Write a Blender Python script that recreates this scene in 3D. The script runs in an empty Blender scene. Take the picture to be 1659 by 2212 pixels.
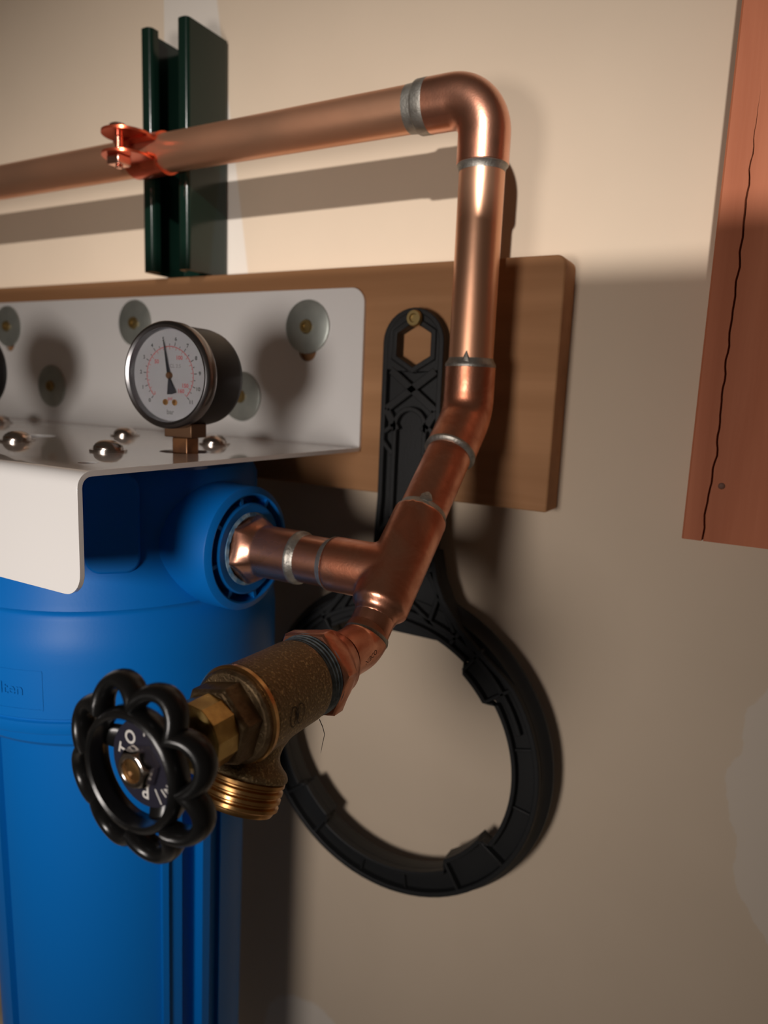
import bpy, bmesh, math, random
from mathutils import Vector, Matrix
from mathutils.bvhtree import BVHTree
R = math.radians
S = 0.001                                   # geometry below is written in millimetres
random.seed(7)
scene = bpy.context.scene
col = scene.collection

# ------------------------------------------------------------------ camera
cam_d = bpy.data.cameras.new('camera'); cam = bpy.data.objects.new('camera', cam_d); col.objects.link(cam)
scene.camera = cam
YAW, PIT, ROL, FPX = -0.50842, 0.165167, 0.0413714, 1521.4
fwd = Vector((math.sin(YAW) * math.cos(PIT), math.cos(YAW) * math.cos(PIT), -math.sin(PIT)))
rt = fwd.cross(Vector((0, 0, 1))).normalized(); up = rt.cross(fwd)
r2 = rt * math.cos(ROL) + up * math.sin(ROL); u2 = -rt * math.sin(ROL) + up * math.cos(ROL)
CP = Vector((0, -385, 0))
M = Matrix(((r2.x, u2.x, -fwd.x, CP.x * S), (r2.y, u2.y, -fwd.y, CP.y * S), (r2.z, u2.z, -fwd.z, CP.z * S), (0, 0, 0, 1)))
cam.matrix_world = M
cam_d.sensor_fit = 'HORIZONTAL'; cam_d.sensor_width = 36; cam_d.lens = FPX / 1659 * 36
cam_d.clip_start = 0.01; cam_d.clip_end = 20
cam_d.dof.use_dof = True; cam_d.dof.focus_distance = 0.262; cam_d.dof.aperture_fstop = 13

# ------------------------------------------------------------------ world and lights
w = bpy.data.worlds.new('world'); scene.world = w; w.use_nodes = True
w.node_tree.nodes['Background'].inputs[0].default_value = (1.0, 0.78, 0.60, 1)
w.node_tree.nodes['Background'].inputs[1].default_value = 0.042
def area(name, loc, target, size, power, color, spread=180, shape='DISK', sy=None):
    l = bpy.data.lights.new(name, 'AREA'); l.shape = shape; l.size = size * S; l.energy = power; l.color = color; l.spread = R(spread)
    if sy: l.size_y = sy * S
    o = bpy.data.objects.new(name, l); col.objects.link(o); o.location = Vector(loc) * S
    o.rotation_euler = (Vector(target) - Vector(loc)).to_track_quat('-Z', 'Y').to_euler(); return o
# downward facing lamp up and to the right of the camera; an added board cuts its light off below
area('ceiling_lamp', (135, -1100, 477), (-255, -350, -300), 30, 6.4, (1.0, 0.94, 0.89), spread=74)
# lamp low in front of the wall
area('work_lamp', (-150, -660, -40), (-330, -118, -165), 140, 0.82, (1.0, 0.92, 0.86), spread=110)
scene.view_settings.view_transform = 'Standard'; scene.view_settings.look = 'None'
scene.view_settings.gamma = 1; scene.view_settings.use_curve_mapping = False
scene.view_settings.exposure = 0.0

# ------------------------------------------------------------------ materials
def mat(name, color, rough=0.5, metal=0.0, color2=None, nscale=60, ramp=(0.4, 0.6), bump=0.0, bscale=300, coat=0.0,
        spec=0.5, stretch=(1, 1, 1), rvar=0.0, coat_r=0.08, detail=4, distort=0.0):
    m = bpy.data.materials.new(name); m.use_nodes = True; nt = m.node_tree; N = nt.nodes; L = nt.links
    b = N['Principled BSDF']; b.inputs['Base Color'].default_value = (*color, 1)
    b.inputs['Roughness'].default_value = rough; b.inputs['Metallic'].default_value = metal
    b.inputs['Specular IOR Level'].default_value = spec
    b.inputs['Coat Weight'].default_value = coat; b.inputs['Coat Roughness'].default_value = coat_r
    tc = N.new('ShaderNodeTexCoord'); mp = N.new('ShaderNodeMapping'); mp.inputs['Scale'].default_value = stretch
    L.new(tc.outputs['Object'], mp.inputs[0])
    if color2 or rvar:
        n = N.new('ShaderNodeTexNoise'); n.inputs['Scale'].default_value = nscale; n.inputs['Detail'].default_value = detail
        n.inputs['Distortion'].default_value = distort
        L.new(mp.outputs[0], n.inputs['Vector'])
        cr = N.new('ShaderNodeValToRGB'); cr.color_ramp.elements[0].position = ramp[0]; cr.color_ramp.elements[1].position = ramp[1]
        c2 = color2 or color
        cr.color_ramp.elements[0].color = (*color, 1); cr.color_ramp.elements[1].color = (*c2, 1)
        L.new(n.outputs[0], cr.inputs[0]); L.new(cr.outputs[0], b.inputs['Base Color'])
        if rvar:
            mr = N.new('ShaderNodeMapRange'); mr.inputs[3].default_value = rough - rvar; mr.inputs[4].default_value = rough + rvar
            mr.inputs[1].default_value = 0.3; mr.inputs[2].default_value = 0.7
            L.new(n.outputs[0], mr.inputs[0]); L.new(mr.outputs[0], b.inputs['Roughness'])
    if bump:
        n2 = N.new('ShaderNodeTexNoise'); n2.inputs['Scale'].default_value = bscale; n2.inputs['Detail'].default_value = 5
        L.new(mp.outputs[0], n2.inputs['Vector'])
        bp = N.new('ShaderNodeBump'); bp.inputs['Strength'].default_value = bump; bp.inputs['Distance'].default_value = 0.0006
        L.new(n2.outputs[0], bp.inputs['Height']); L.new(bp.outputs[0], b.inputs['Normal'])
    return m
def wood(name, c1, c2, axis, rough=0.68, scale=22, contrast=(0.3, 0.75), bump=0.15):
    """grain running along one axis"""
    st = [1, 1, 1]; st[axis] = 0.06
    m = mat(name, c1, rough=rough, color2=c2, nscale=scale * 3, ramp=contrast, stretch=tuple(st), bump=bump, bscale=700, detail=6, distort=0.6, spec=0.15)
    nt = m.node_tree; N = nt.nodes; L = nt.links; b = N['Principled BSDF']
    mp = [n for n in N if n.type == 'MAPPING'][0]
    wv = N.new('ShaderNodeTexNoise'); wv.inputs['Scale'].default_value = scale; wv.inputs['Detail'].default_value = 2
    L.new(mp.outputs[0], wv.inputs['Vector'])
    cr = N.new('ShaderNodeValToRGB'); cr.color_ramp.elements[0].position = 0.38; cr.color_ramp.elements[1].position = 0.62
    cr.color_ramp.elements[0].color = (0.72, 0.68, 0.64, 1); cr.color_ramp.elements[1].color = (1, 1, 1, 1)
    L.new(wv.outputs[0], cr.inputs[0])
    mx = N.new('ShaderNodeMix'); mx.data_type = 'RGBA'; mx.blend_type = 'MULTIPLY'; mx.inputs[0].default_value = 0.8
    src = b.inputs['Base Color'].links[0].from_socket
    L.new(src, mx.inputs[6]); L.new(cr.outputs[0], mx.inputs[7]); L.new(mx.outputs[2], b.inputs['Base Color'])
    return m
COPPER = mat('copper', (0.84, 0.44, 0.31), 0.30, 1.0, (0.68, 0.30, 0.19), 45, (0.35, 0.65), 0.06, 900, rvar=0.07)
COPPER_TUBE = mat('copper_tube', (0.84, 0.47, 0.30), 0.40, 0.93, (0.74, 0.37, 0.22), 40, (0.3, 0.7), 0.05, 700, rvar=0.08, stretch=(0.25, 1, 0.25))
COPPER_DULL = mat('handled_copper', (0.84, 0.40, 0.26), 0.36, 1.0, (0.58, 0.22, 0.125), 70, (0.35, 0.62), 0.10, 900, rvar=0.08, distort=0.8)
SOLDER = mat('solder', (0.42, 0.40, 0.36), 0.46, 0.9, (0.28, 0.26, 0.23), 200, (0.35, 0.65), 0.3, 900)
BRASS_CAST = mat('cast_brass', (0.22, 0.150, 0.075), 0.46, 0.85, (0.62, 0.46, 0.22), 1100, (0.54, 0.74), 1.0, 1100)
BRASS_DARK = mat('dark_brass', (0.16, 0.105, 0.055), 0.48, 0.85, (0.22, 0.15, 0.08), 300, (0.4, 0.6), 0.6, 1200)
BRASS_M = mat('machined_brass', (0.66, 0.38, 0.15), 0.30, 1.0, (0.52, 0.28, 0.10), 120, rvar=0.05)
BRASS_NUT = mat('yellow_brass', (0.56, 0.38, 0.13), 0.34, 1.0, (0.40, 0.26, 0.09), 150, bump=0.1, bscale=800)
BRASS_SCREW = mat('brass_screw', (0.40, 0.29, 0.12), 0.40, 0.9)
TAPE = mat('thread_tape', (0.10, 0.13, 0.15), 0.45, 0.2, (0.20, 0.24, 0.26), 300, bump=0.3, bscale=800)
WHEEL = mat('black_enamel', (0.005, 0.005, 0.005), 0.27, 0.0, spec=0.36, bump=0.16, bscale=260)
LABELM = mat('wheel_label_dark', (0.014, 0.013, 0.022), 0.35)
PRINT = mat('printed_grey', (0.50, 0.48, 0.45), 0.5)
CHROME = mat('chrome', (0.75, 0.68, 0.62), 0.16, 1.0)
STEEL = mat('stainless', (0.50, 0.44, 0.40), 0.22, 1.0)
BLUE = mat('blue_plastic', (0.0002, 0.135, 0.48), 0.46, 0.0, bump=0.05, bscale=900, spec=0.22)
WHITE = mat('white_powder_coat', (0.85, 0.83, 0.81), 0.32, 0.0, coat=1.0, coat_r=0.03)
BLACKP = mat('black_plastic', (0.012, 0.0125, 0.013), 0.50, 0.0, bump=0.15, bscale=900, spec=0.35)
GREEN = mat('green_paint', (0.004, 0.015, 0.010), 0.15, 0.0, bump=0.03, bscale=300, spec=0.45)
ZINC = mat('zinc_washer', (0.40, 0.43, 0.40), 0.42, 0.75, (0.48, 0.51, 0.47), 60)
CLAMP = mat('copper_coloured_clamp', (0.72, 0.13, 0.06), 0.28, 0.9)
CLAMPB = mat('copper_plated_bolt', (0.95, 0.50, 0.38), 0.22, 1.0)
GBLACK = mat('gauge_black', (0.008, 0.008, 0.008), 0.45, 0.0, spec=0.22)
GRIM = mat('gauge_rim', (0.22, 0.215, 0.22), 0.28, 1.0)
DIAL = mat('dial_white', (0.68, 0.68, 0.71), 0.5)
INK = mat('ink_black', (0.02, 0.02, 0.03), 0.6)
INKG = mat('ink_grey', (0.30, 0.29, 0.31), 0.6)
RED = mat('ink_red', (0.72, 0.16, 0.18), 0.6)
BRONZE = mat('bronze_fitting', (0.42, 0.20, 0.09), 0.36, 0.9, (0.25, 0.13, 0.07), 100)
PINE = wood('pine', (0.42, 0.215, 0.100), (0.54, 0.29, 0.145), 0)
CEDAR = wood('red_stained_wood', (0.46, 0.145, 0.070), (0.64, 0.235, 0.125), 2, rough=0.6)
DARKW = mat('dark_crack', (0.03, 0.012, 0.006), 0.8)
GLASS = bpy.data.materials.new('clear_lens'); GLASS.use_nodes = True
gb = GLASS.node_tree.nodes['Principled BSDF']; gb.inputs['Transmission Weight'].default_value = 1; gb.inputs['Roughness'].default_value = 0.03; gb.inputs['IOR'].default_value = 1.25

def wall_mat():
    m = mat('drywall', (0.61, 0.495, 0.375), 0.85, 0.0, (0.64, 0.52, 0.395), 9, (0.35, 0.65), 0.12, 120, spec=0.25)
    nt = m.node_tree; N = nt.nodes; L = nt.links; b = N['Principled BSDF']
    src = b.inputs['Base Color'].links[0].from_socket
    tc = [n for n in N if n.type == 'TEX_COORD'][0]
    sep = N.new('ShaderNodeSeparateXYZ')
    nz = N.new('ShaderNodeTexNoise'); nz.inputs['Scale'].default_value = 25; nz.inputs['Detail'].default_value = 6
    L.new(tc.outputs['Object'], nz.inputs['Vector'])
    L.new(tc.outputs['Object'], sep.inputs[0])
    def math_(op, a, bb=None, clamp=False):
        n = N.new('ShaderNodeMath'); n.operation = op; n.use_clamp = clamp
        for i, v in enumerate((a, bb)):
            if v is None: continue
            if isinstance(v, (int, float)): n.inputs[i].default_value = v
            else: L.new(v, n.inputs[i])
        return n.outputs[0]
    X, Z = sep.outputs[0], sep.outputs[2]
    # joint compound stripe behind the strut
    a = math_('MULTIPLY', math_('SUBTRACT', X, -0.404), 2500, True)
    c = math_('MULTIPLY', math_('SUBTRACT', math_('SUBTRACT', -0.331, math_('MULTIPLY', math_('SUBTRACT', Z, 0.104), 0.163)), X), 700, True)
    stripe = math_('MULTIPLY', math_('MULTIPLY', a, c), math_('MULTIPLY', math_('SUBTRACT', Z, 0.02), 200, True))
    # patch with an irregular edge at the lower right: x > edge(z)
    e = math_('ADD', math_('MULTIPLY', math_('ADD', Z, 0.20), -0.10), -0.004)
    e = math_('ADD', e, math_('MULTIPLY', math_('SUBTRACT', nz.outputs[0], 0.5), 0.030))
    q = math_('MULTIPLY', math_('MULTIPLY', math_('ADD', Z, 0.205), math_('ADD', Z, 0.205)), 3.5)
    e = math_('ADD', e, q)
    patch = math_('MULTIPLY', math_('SUBTRACT', X, e), 900, True)
    below = math_('MULTIPLY', math_('SUBTRACT', -0.075, Z), 30, True)
    patch = math_('MULTIPLY', patch, below)
    # second patch low left of the photo, near the bottom edge
    d2 = math_('ADD', math_('MULTIPLY', math_('ADD', X, 0.262), math_('ADD', X, 0.262)), math_('MULTIPLY', math_('ADD', Z, 0.495), math_('ADD', Z, 0.495)))
    d2 = math_('ADD', d2, math_('MULTIPLY', math_('SUBTRACT', nz.outputs[0], 0.5), 0.002))
    p2 = math_('MULTIPLY', math_('SUBTRACT', 0.0019, d2), 3000, True)
    f = math_('ADD', math_('ADD', stripe, math_('MULTIPLY', patch, 0.55)), math_('MULTIPLY', p2, 0.8), True)
    mx = N.new('ShaderNodeMix'); mx.data_type = 'RGBA'; L.new(f, mx.inputs[0]); L.new(src, mx.inputs[6])
    mx.inputs[7].default_value = (0.66, 0.60, 0.53, 1)
    L.new(mx.outputs[2], b.inputs['Base Color'])
    return m
WALL = wall_mat()

# ------------------------------------------------------------------ mesh helpers
def V(*a): return Vector(a)
class MB:
    def __init__(s): s.v = []; s.f = []
    def add(s, vs, fs):
        o = len(s.v); s.v += [Vector(v) for v in vs]; s.f += [tuple(i + o for i in f) for f in fs]; return s
    def box(s, a, b):
        x0, y0, z0 = a; x1, y1, z1 = b
        s.add([(x0, y0, z0), (x1, y0, z0), (x1, y1, z0), (x0, y1, z0), (x0, y0, z1), (x1, y0, z1), (x1, y1, z1), (x0, y1, z1)],
              [(0, 3, 2, 1), (4, 5, 6, 7), (0, 1, 5, 4), (1, 2, 6, 5), (2, 3, 7, 6), (3, 0, 4, 7)]); return s
    def obox(s, c, ex, ey, ez, hx, hy, hz):
        c = Vector(c); ex = Vector(ex).normalized(); ey = Vector(ey).normalized(); ez = Vector(ez).normalized()
        vs = [c + ex * hx * i + ey * hy * j + ez * hz * k for k in (-1, 1) for j in (-1, 1) for i in (-1, 1)]
        s.add(vs, [(0, 2, 3, 1), (4, 5, 7, 6), (0, 1, 5, 4), (1, 3, 7, 5), (3, 2, 6, 7), (2, 0, 4, 6)]); return s
    def sweep(s, pts, rad, seg=40, cap=True, closed=False, ell=None, refn=None):
        pts = [Vector(p) for p in pts]; n = len(pts)
        if not hasattr(rad, '__len__'): rad = [rad] * n
        tg = []
        for i in range(n):
            if closed: a, b = pts[i - 1], pts[(i + 1) % n]
            else: a, b = pts[max(0, i - 1)], pts[min(n - 1, i + 1)]
            t = b - a
            if t.length < 1e-6: t = tg[-1].copy() if tg else V(0, 0, 1)
            tg.append(t.normalized())
        nrm = Vector(refn) if refn else (V(0, 0, 1) if abs(tg[0].z) < 0.9 else V(1, 0, 0))
        rings = []
        for i in range(n):
            if refn: nn = Vector(refn)
            else: nn = nrm
            nn = (nn - tg[i] * nn.dot(tg[i])).normalized(); nrm = nn; bb = tg[i].cross(nn)
            ea, eb = ell if ell else (1, 1)
            rings.append([pts[i] + (nn * math.cos(2 * math.pi * k / seg) * ea + bb * math.sin(2 * math.pi * k / seg) * eb) * rad[i] for k in range(seg)])
        vs = [p for r in rings for p in r]; fs = []
        m = n if closed else n - 1
        for i in range(m):
            j = (i + 1) % n
            for k in range(seg):
                k2 = (k + 1) % seg; fs.append((i * seg + k, i * seg + k2, j * seg + k2, j * seg + k))
        if cap and not closed:
            fs.append(tuple(range(seg))[::-1]); fs.append(tuple((n - 1) * seg + k for k in range(seg)))
        s.add(vs, fs); return s
    def lathe(s, prof, origin, d, seg=48, cap=True, refn=None):
        """prof: list of (t, r) along direction d from origin"""
        o = Vector(origin); d = Vector(d).normalized()
        nn = Vector(refn) if refn else (V(0, 0, 1) if abs(d.z) < 0.9 else V(1, 0, 0))
        nn = (nn - d * nn.dot(d)).normalized(); bb = d.cross(nn)
        vs = []; fs = []; n = len(prof)
        for t, r in prof:
            for k in range(seg):
                a = 2 * math.pi * k / seg; vs.append(o + d * t + (nn * math.cos(a) + bb * math.sin(a)) * max(r, 0.001))
        for i in range(n - 1):
            for k in range(seg):
                k2 = (k + 1) % seg; fs.append((i * seg + k, i * seg + k2, (i + 1) * seg + k2, (i + 1) * seg + k))
        if cap: fs.append(tuple(range(seg))[::-1]); fs.append(tuple((n - 1) * seg + k for k in range(seg)))
        s.add(vs, fs); return s
    def ring(s, prof, origin, d, seg=48):
        """closed profile (t, r)"""
        return s.lathe(prof + [prof[0]], origin, d, seg, cap=False)
    def prism(s, poly, f0, f1):
        """poly 2D convex or simple; f0,f1 map (u,v)->3D"""
        n = len(poly); vs = [f0(p) for p in poly] + [f1(p) for p in poly]
        fs = [tuple(range(n))[::-1], tuple(range(n, 2 * n))] + [(i, (i + 1) % n, n + (i + 1) % n, n + i) for i in range(n)]
        s.add(vs, fs); return s
    def plate(s, outer, holes, f0, f1):
        """2D region with holes, extruded from f0 to f1"""
        bm = bmesh.new(); es = []; loops = [outer] + holes; vl = []
        for lp in loops:
            vv = [bm.verts.new((p[0], p[1], 0)) for p in lp]; vl.append(vv)
            for i in range(len(vv)): es.append(bm.edges.new((vv[i], vv[(i + 1) % len(vv)])))
        bmesh.ops.triangle_fill(bm, use_beauty=True, use_dissolve=False, edges=es, normal=(0, 0, 1))
        bm.verts.index_update()
        P = [(v.co.x, v.co.y) for v in bm.verts]; F = [[v.index for v in f.verts] for f in bm.faces]
        n = len(P); idx = [[v.index for v in vv] for vv in vl]
        vs = [f0(p) for p in P] + [f1(p) for p in P]
        fs = [tuple(f) for f in F] + [tuple(i + n for i in f[::-1]) for f in F]
        for ix in idx:
            for i in range(len(ix)):
                a, b = ix[i], ix[(i + 1) % len(ix)]; fs.append((a, b, b + n, a + n))
        bm.free(); s.add(vs, fs); return s
LOC = {}
def tag(o, label=None, cat=None, group=None, kind=None):
    if label: o['label'] = label
    if cat: o['category'] = cat
    if group: o['group'] = group
    if kind: o['kind'] = kind
    return o
def finish_mesh(me, angle=38):
    bm = bmesh.new(); bm.from_mesh(me)
    bmesh.ops.recalc_face_normals(bm, faces=bm.faces)
    for f in bm.faces: f.smooth = True
    for e in bm.edges:
        if len(e.link_faces) == 2 and e.calc_face_angle(0) > R(angle): e.smooth = False
    bm.to_mesh(me); bm.free()
def mk(name, mb, material, parent=None, local=False, angle=38, bevel=0, bseg=2, loc=None):
    root = parent
    base = V(0, 0, 0)
    if parent is not None and not local: base = LOC.get(parent.name, V(0, 0, 0))
    if parent is None and loc is not None: base = Vector(loc)
    me = bpy.data.meshes.new(name)
    me.from_pydata([(v - base) * S for v in mb.v], [], mb.f); me.update()
    finish_mesh(me, angle)
    if material: me.materials.append(material)
    o = bpy.data.objects.new(name, me); col.objects.link(o)
    if parent is not None: o.parent = parent; LOC[o.name] = base
    else: o.location = base * S; LOC[o.name] = base
    if bevel:
        b = o.modifiers.new('bevel', 'BEVEL'); b.width = bevel * S; b.segments = bseg; b.limit_method = 'ANGLE'; b.angle_limit = R(40)
        b.harden_normals = False
    return o
def bake(o, smooth_angle=38):
    """apply the modifiers of o to its mesh"""
    dg = bpy.context.evaluated_depsgraph_get(); dg.update()
    me = bpy.data.meshes.new_from_object(o.evaluated_get(dg)); o.modifiers.clear(); o.data = me
    finish_mesh(me, smooth_angle)
def boolean(o, cutter_mb, base=None, op='DIFFERENCE'):
    me = bpy.data.meshes.new('cut'); b = base or LOC.get(o.name, V(0, 0, 0))
    me.from_pydata([(v - b) * S for v in cutter_mb.v], [], cutter_mb.f); finish_mesh(me)
    bpy.context.view_layer.update()
    c = bpy.data.objects.new('cut', me); col.objects.link(c); c.matrix_world = o.matrix_world.copy()
    bpy.context.view_layer.update()
    m = o.modifiers.new('bool', 'BOOLEAN'); m.object = c; m.operation = op; m.solver = 'EXACT'
    bake(o); bpy.data.objects.remove(c, do_unlink=True)
def empty(name, loc, rot=(0, 0, 0)):
    o = bpy.data.objects.new(name, None); col.objects.link(o); o.location = Vector(loc) * S; o.rotation_euler = rot
    o.empty_display_size = 0.01; LOC[o.name] = Vector(loc); return o
def copy_tree(o, parent=None):
    c = o.copy(); col.objects.link(c); c.parent = parent
    for ch in list(o.children): copy_tree(ch, c)
    return c
def text_mesh(txt, size, spacing=1.0, bold=0.0):
    cu = bpy.data.curves.new('t', 'FONT'); cu.body = txt; cu.size = 1; cu.align_x = 'CENTER'; cu.align_y = 'CENTER'
    cu.offset = bold; cu.space_character = spacing; cu.resolution_u = 3
    o = bpy.data.objects.new('t', cu); col.objects.link(o)
    dg = bpy.context.evaluated_depsgraph_get(); me = bpy.data.meshes.new_from_object(o.evaluated_get(dg))
    P = [(v.co.x * size, v.co.y * size) for v in me.vertices]; F = [tuple(p.vertices) for p in me.polygons]
    bpy.data.objects.remove(o, do_unlink=True); bpy.data.meshes.remove(me); return P, F
def flat_text(mb, txt, size, f, spacing=1.0, bold=0.0):
    P, F = text_mesh(txt, size, spacing, bold); mb.add([f(u, v) for u, v in P], F)
def arc(c, r, a0, a1, n):
    return [(c[0] + r * math.cos(R(a0 + (a1 - a0) * i / n)), c[1] + r * math.sin(R(a0 + (a1 - a0) * i / n))) for i in range(n + 1)]
def bend_path(A, B, Cc, rad, n=14):
    """polyline A-B-C with the corner at B rounded by radius rad"""
    A, B, Cc = Vector(A), Vector(B), Vector(Cc); a = (A - B).normalized(); c = (Cc - B).normalized()
    th = a.angle(c); t = rad / math.tan(th / 2); bis = (a + c).normalized(); O = B + bis * (rad / math.sin(th / 2))
    p0, p1 = B + a * t, B + c * t; u = (p0 - O).normalized(); vv = (p1 - O).normalized(); tot = u.angle(vv)
    ax = u.cross(vv).normalized()
    return [A] + [O + (Matrix.Rotation(tot * i / n, 3, ax) @ u) * rad for i in range(n + 1)] + [Cc]

# ------------------------------------------------------------------ the setting
wb = MB().box((-1500, 0, -1100), (900, 60, 900))
wl = mk('wall_back', wb, WALL); tag(wl, kind='structure')
fl = mk('floor', MB().box((-1500, -2200, -1150), (900, 0, -1100)), mat('concrete', (0.22, 0.20, 0.18), 0.8, 0, (0.27, 0.25, 0.22), 8)); tag(fl, kind='structure')
# unseen board added behind the camera to block the lamp's lower light
lg = mk('light_blocker_1', MB().box((-1000, -880, 231), (900, -450, 236.5)), PINE); tag(lg, kind='structure')

# ------------------------------------------------------------------ pine mounting board
b = MB(); n = 9
out = [(-900, -58.5), (-104.8, -58.5)] + [(-104.8 - 5 + 5 * math.cos(R(a)), 73.2 - 5 + 5 * math.sin(R(a))) for a in range(0, 91, 15)] + [(-900, 73.2)]
b.prism(out, lambda p: (p[0], -20, p[1]), lambda p: (p[0], -0.1, p[1]))
o = mk('mounting_board', b, PINE, bevel=1.0, loc=(-400, -10, 0))
tag(o, 'pale pine board fixed level on the drywall behind the white bracket', 'board')

# ------------------------------------------------------------------ red brown post at the right with a long crack
zs = [-60 + i * 8 for i in range(80)]
def crack_x(z):
    k = [(-60, -26.2), (-50, -26.8), (-40, -26.2), (-20, -24.9), (5, -25.4), (25, -25.3), (47, -25.1), (63, -24.8), (84, -25.0), (102, -24.9), (140, -24.6), (600, -22)]
    for (za, xa), (zb, xb) in zip(k, k[1:]):
        if z <= zb: return xa + (xb - xa) * (z - za) / (zb - za) + 0.22 * math.sin(z * 0.55) + 0.2 * math.sin(z * 1.7)
    return -5
def crack_w(z): return 0.42 if z < 85 else max(0.0, 0.42 * (1 - (z - 85) / 45))
zs = [-60 + i * 3 for i in range(70)] + [160 + i * 40 for i in range(12)]
b = MB(); rows = []
for z in zs:
    c = crack_x(z); ww = crack_w(z) + 0.01; dep = 5 if z < 110 else (2 if z < 130 else 0.02)
    rows.append([(-35.4, -0.1, z), (-35.4, -37.2, z), (-34.6, -38, z), (c - ww, -38, z), (c, -38 + dep, z), (c + ww, -38, z), (53.2, -38, z), (54, -37.2, z), (54, -0.1, z)])
m = 9; vs = [p for r in rows for p in r]; fs = []
for i in range(len(rows) - 1):
    for k in range(m):
        fs.append((i * m + k, i * m + (k + 1) % m, (i + 1) * m + (k + 1) % m, (i + 1) * m + k))
fs.append(tuple(range(m))[::-1]); fs.append(tuple((len(rows) - 1) * m + k for k in range(m))); b.add(vs, fs)
o = mk('wooden_post', b, CEDAR, angle=25, loc=(10, -19, -60)); tag(o, 'reddish-brown stained wooden post with a long dark crack, fixed to the wall at right', 'post')
# small knots as their own little discs of end grain
kn = MB()
for (x, z, r) in ((-21.3, -34.2, 1.5),):
    kn.lathe([(0, r), (0.15, r * 0.8)], (x, -38, z), (0, -1, 0), 16)
mk('knot', kn, mat('knot', (0.12, 0.04, 0.018), 0.6), parent=o)

# ------------------------------------------------------------------ green strut channel
def strut_section():
    W, D, t, lip, ret, rc = 41.3, 38.0, 2.6, 9.6, 7.0, 3.2
    h = W / 2
    def rnd(cx, cy, r, a0, a1): return [(cx + r * math.cos(R(a)), cy + r * math.sin(R(a))) for a in [a0 + (a1 - a0) * i / 5 for i in range(6)]]
    # outer path from the left lip tip around the back to the right lip tip, y = distance off the wall
    half = [(h - lip, D - ret), ] + rnd(h - lip + 3.6, D - 3.6, 3.6, 180, 90) + rnd(h - rc, D - rc, rc, 90, 0) + rnd(h - rc, rc, rc, 0, -90)
    inner = [(h - rc, t)] + rnd(h - rc, rc, rc - t + 0.01, -90, 0) + rnd(h - rc, D - rc, rc - t + 0.01, 0, 90) + [(h - lip + 4.2, D - t), (h - lip + t + .2, D - 4.6), (h - lip + t, D - ret)]
    right = half; poly = [(-x, y) for x, y in half] + [(x, y) for x, y in half[::-1]] + [(x, y) for x, y in inner[::-1]] + [(-x, y) for x, y in inner]
    return poly
poly = strut_section(); n = len(poly)
b = MB(); cx = -365.2
lo = [(cx + x, -y - 0.1, 74.2) for x, y in poly]; hi = [(cx + x, -y - 0.1, 222.5) for x, y in poly]
bm = bmesh.new(); vv = [bm.verts.new(p) for p in lo]; es = [bm.edges.new((vv[i], vv[(i + 1) % n])) for i in range(n)]
bmesh.ops.triangle_fill(bm, use_beauty=True, edges=es, normal=(0, 0, 1)); bm.verts.index_update()
F = [[v.index for v in f.verts] for f in bm.faces]; bm.free()
b.add(lo + hi, [tuple(f) for f in F] + [tuple(i + n for i in f[::-1]) for f in F] + [(i, (i + 1) % n, n + (i + 1) % n, n + i) for i in range(n)])
o = mk('strut_channel', b, GREEN, loc=(cx, -19, 74.2)); tag(o, 'dark green painted steel strut channel standing on the board top against the wall', 'strut')

# ------------------------------------------------------------------ copper pipework
X0 = -140.5
pw = empty('copper_pipework', (X0, -50, 0)); tag(pw, 'soldered copper pipe run from the strut, around two bends, to the blue housing port', 'pipe')
PR, FR = 11.1, 12.6
PY = -50
mk('pipe', MB().lathe([(0, PR), (590, PR)], (-760, PY, 141), (1, 0, 0), 64), COPPER_TUBE, pw)
mk('pipe', MB().lathe([(0, PR), (112, PR)], (X0, PY, 5), (0, 0, 1), 64), COPPER_TUBE, pw)
# top elbow
pth = bend_path((-175.5, PY, 141), (X0, PY, 141), (X0, PY, 110), 17.5, 18)
e = mk('elbow', MB().sweep(pth, FR, 56), COPPER, pw, bevel=0.5)
mk('solder_joint', MB().lathe([(0, PR + .1), (4.6, PR + .35), (5.4, PR + 1.3), (6.1, FR + 0.05), (11, FR + 0.1), (11.4, FR)], (-181, PY, 141), (1, 0, 0), 56), SOLDER, e)
mk('solder_joint', MB().lathe([(0, PR + .1), (2.0, PR + .3), (3.1, FR - 0.15), (3.6, FR - 0.4)], (X0, PY, 106.8), (0, 0, 1), 56), SOLDER, e)
# run geometry in the plane X = X0
U = V(X0, -50, -8); T = V(X0, -121.5, -77.3); Lb = V(X0, -147, -102); d = (Lb - U).normalized(); UT = (T - U).length
e = mk('elbow', MB().sweep(bend_path((X0, PY, 16), U, U + d * 26.5, 20, 12), FR, 56), COPPER_DULL, pw, bevel=0.5)
mk('solder_joint', MB().lathe([(0, FR), (0.6, FR + .2), (1.8, FR - .1), (3.2, PR + .4), (4.4, PR + .1)], (X0, PY, 15.2), (0, 0, 1), 56), SOLDER, e)
mk('solder_joint', MB().lathe([(0, FR + .25), (1.2, FR + .35), (1.9, FR - .3), (2.6, PR + .1)], U + d * 26.3, d, 56), SOLDER, e)
# fillet of solder pulled out at the top joint
mk('solder_joint', MB().lathe([(0, PR + .1), (8.6, PR + .15)], (X0 - 0.12, PY - 0.35, 15), (0, 0, 1), 20) if False else MB().sweep([(X0 + 2, PY - PR - 0.0, 16), (X0 + 2, PY - PR - .2, 19), (X0 + 2, PY - PR + .3, 23)], [3.2, 1.6, 0.2], 12, ell=(0.25, 1), refn=(0, 1, 0)), SOLDER, e)
mk('pipe', MB().lathe([(0, PR), (UT - 50, PR)], U + d * 20, d, 56), COPPER_DULL, pw)
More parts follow.
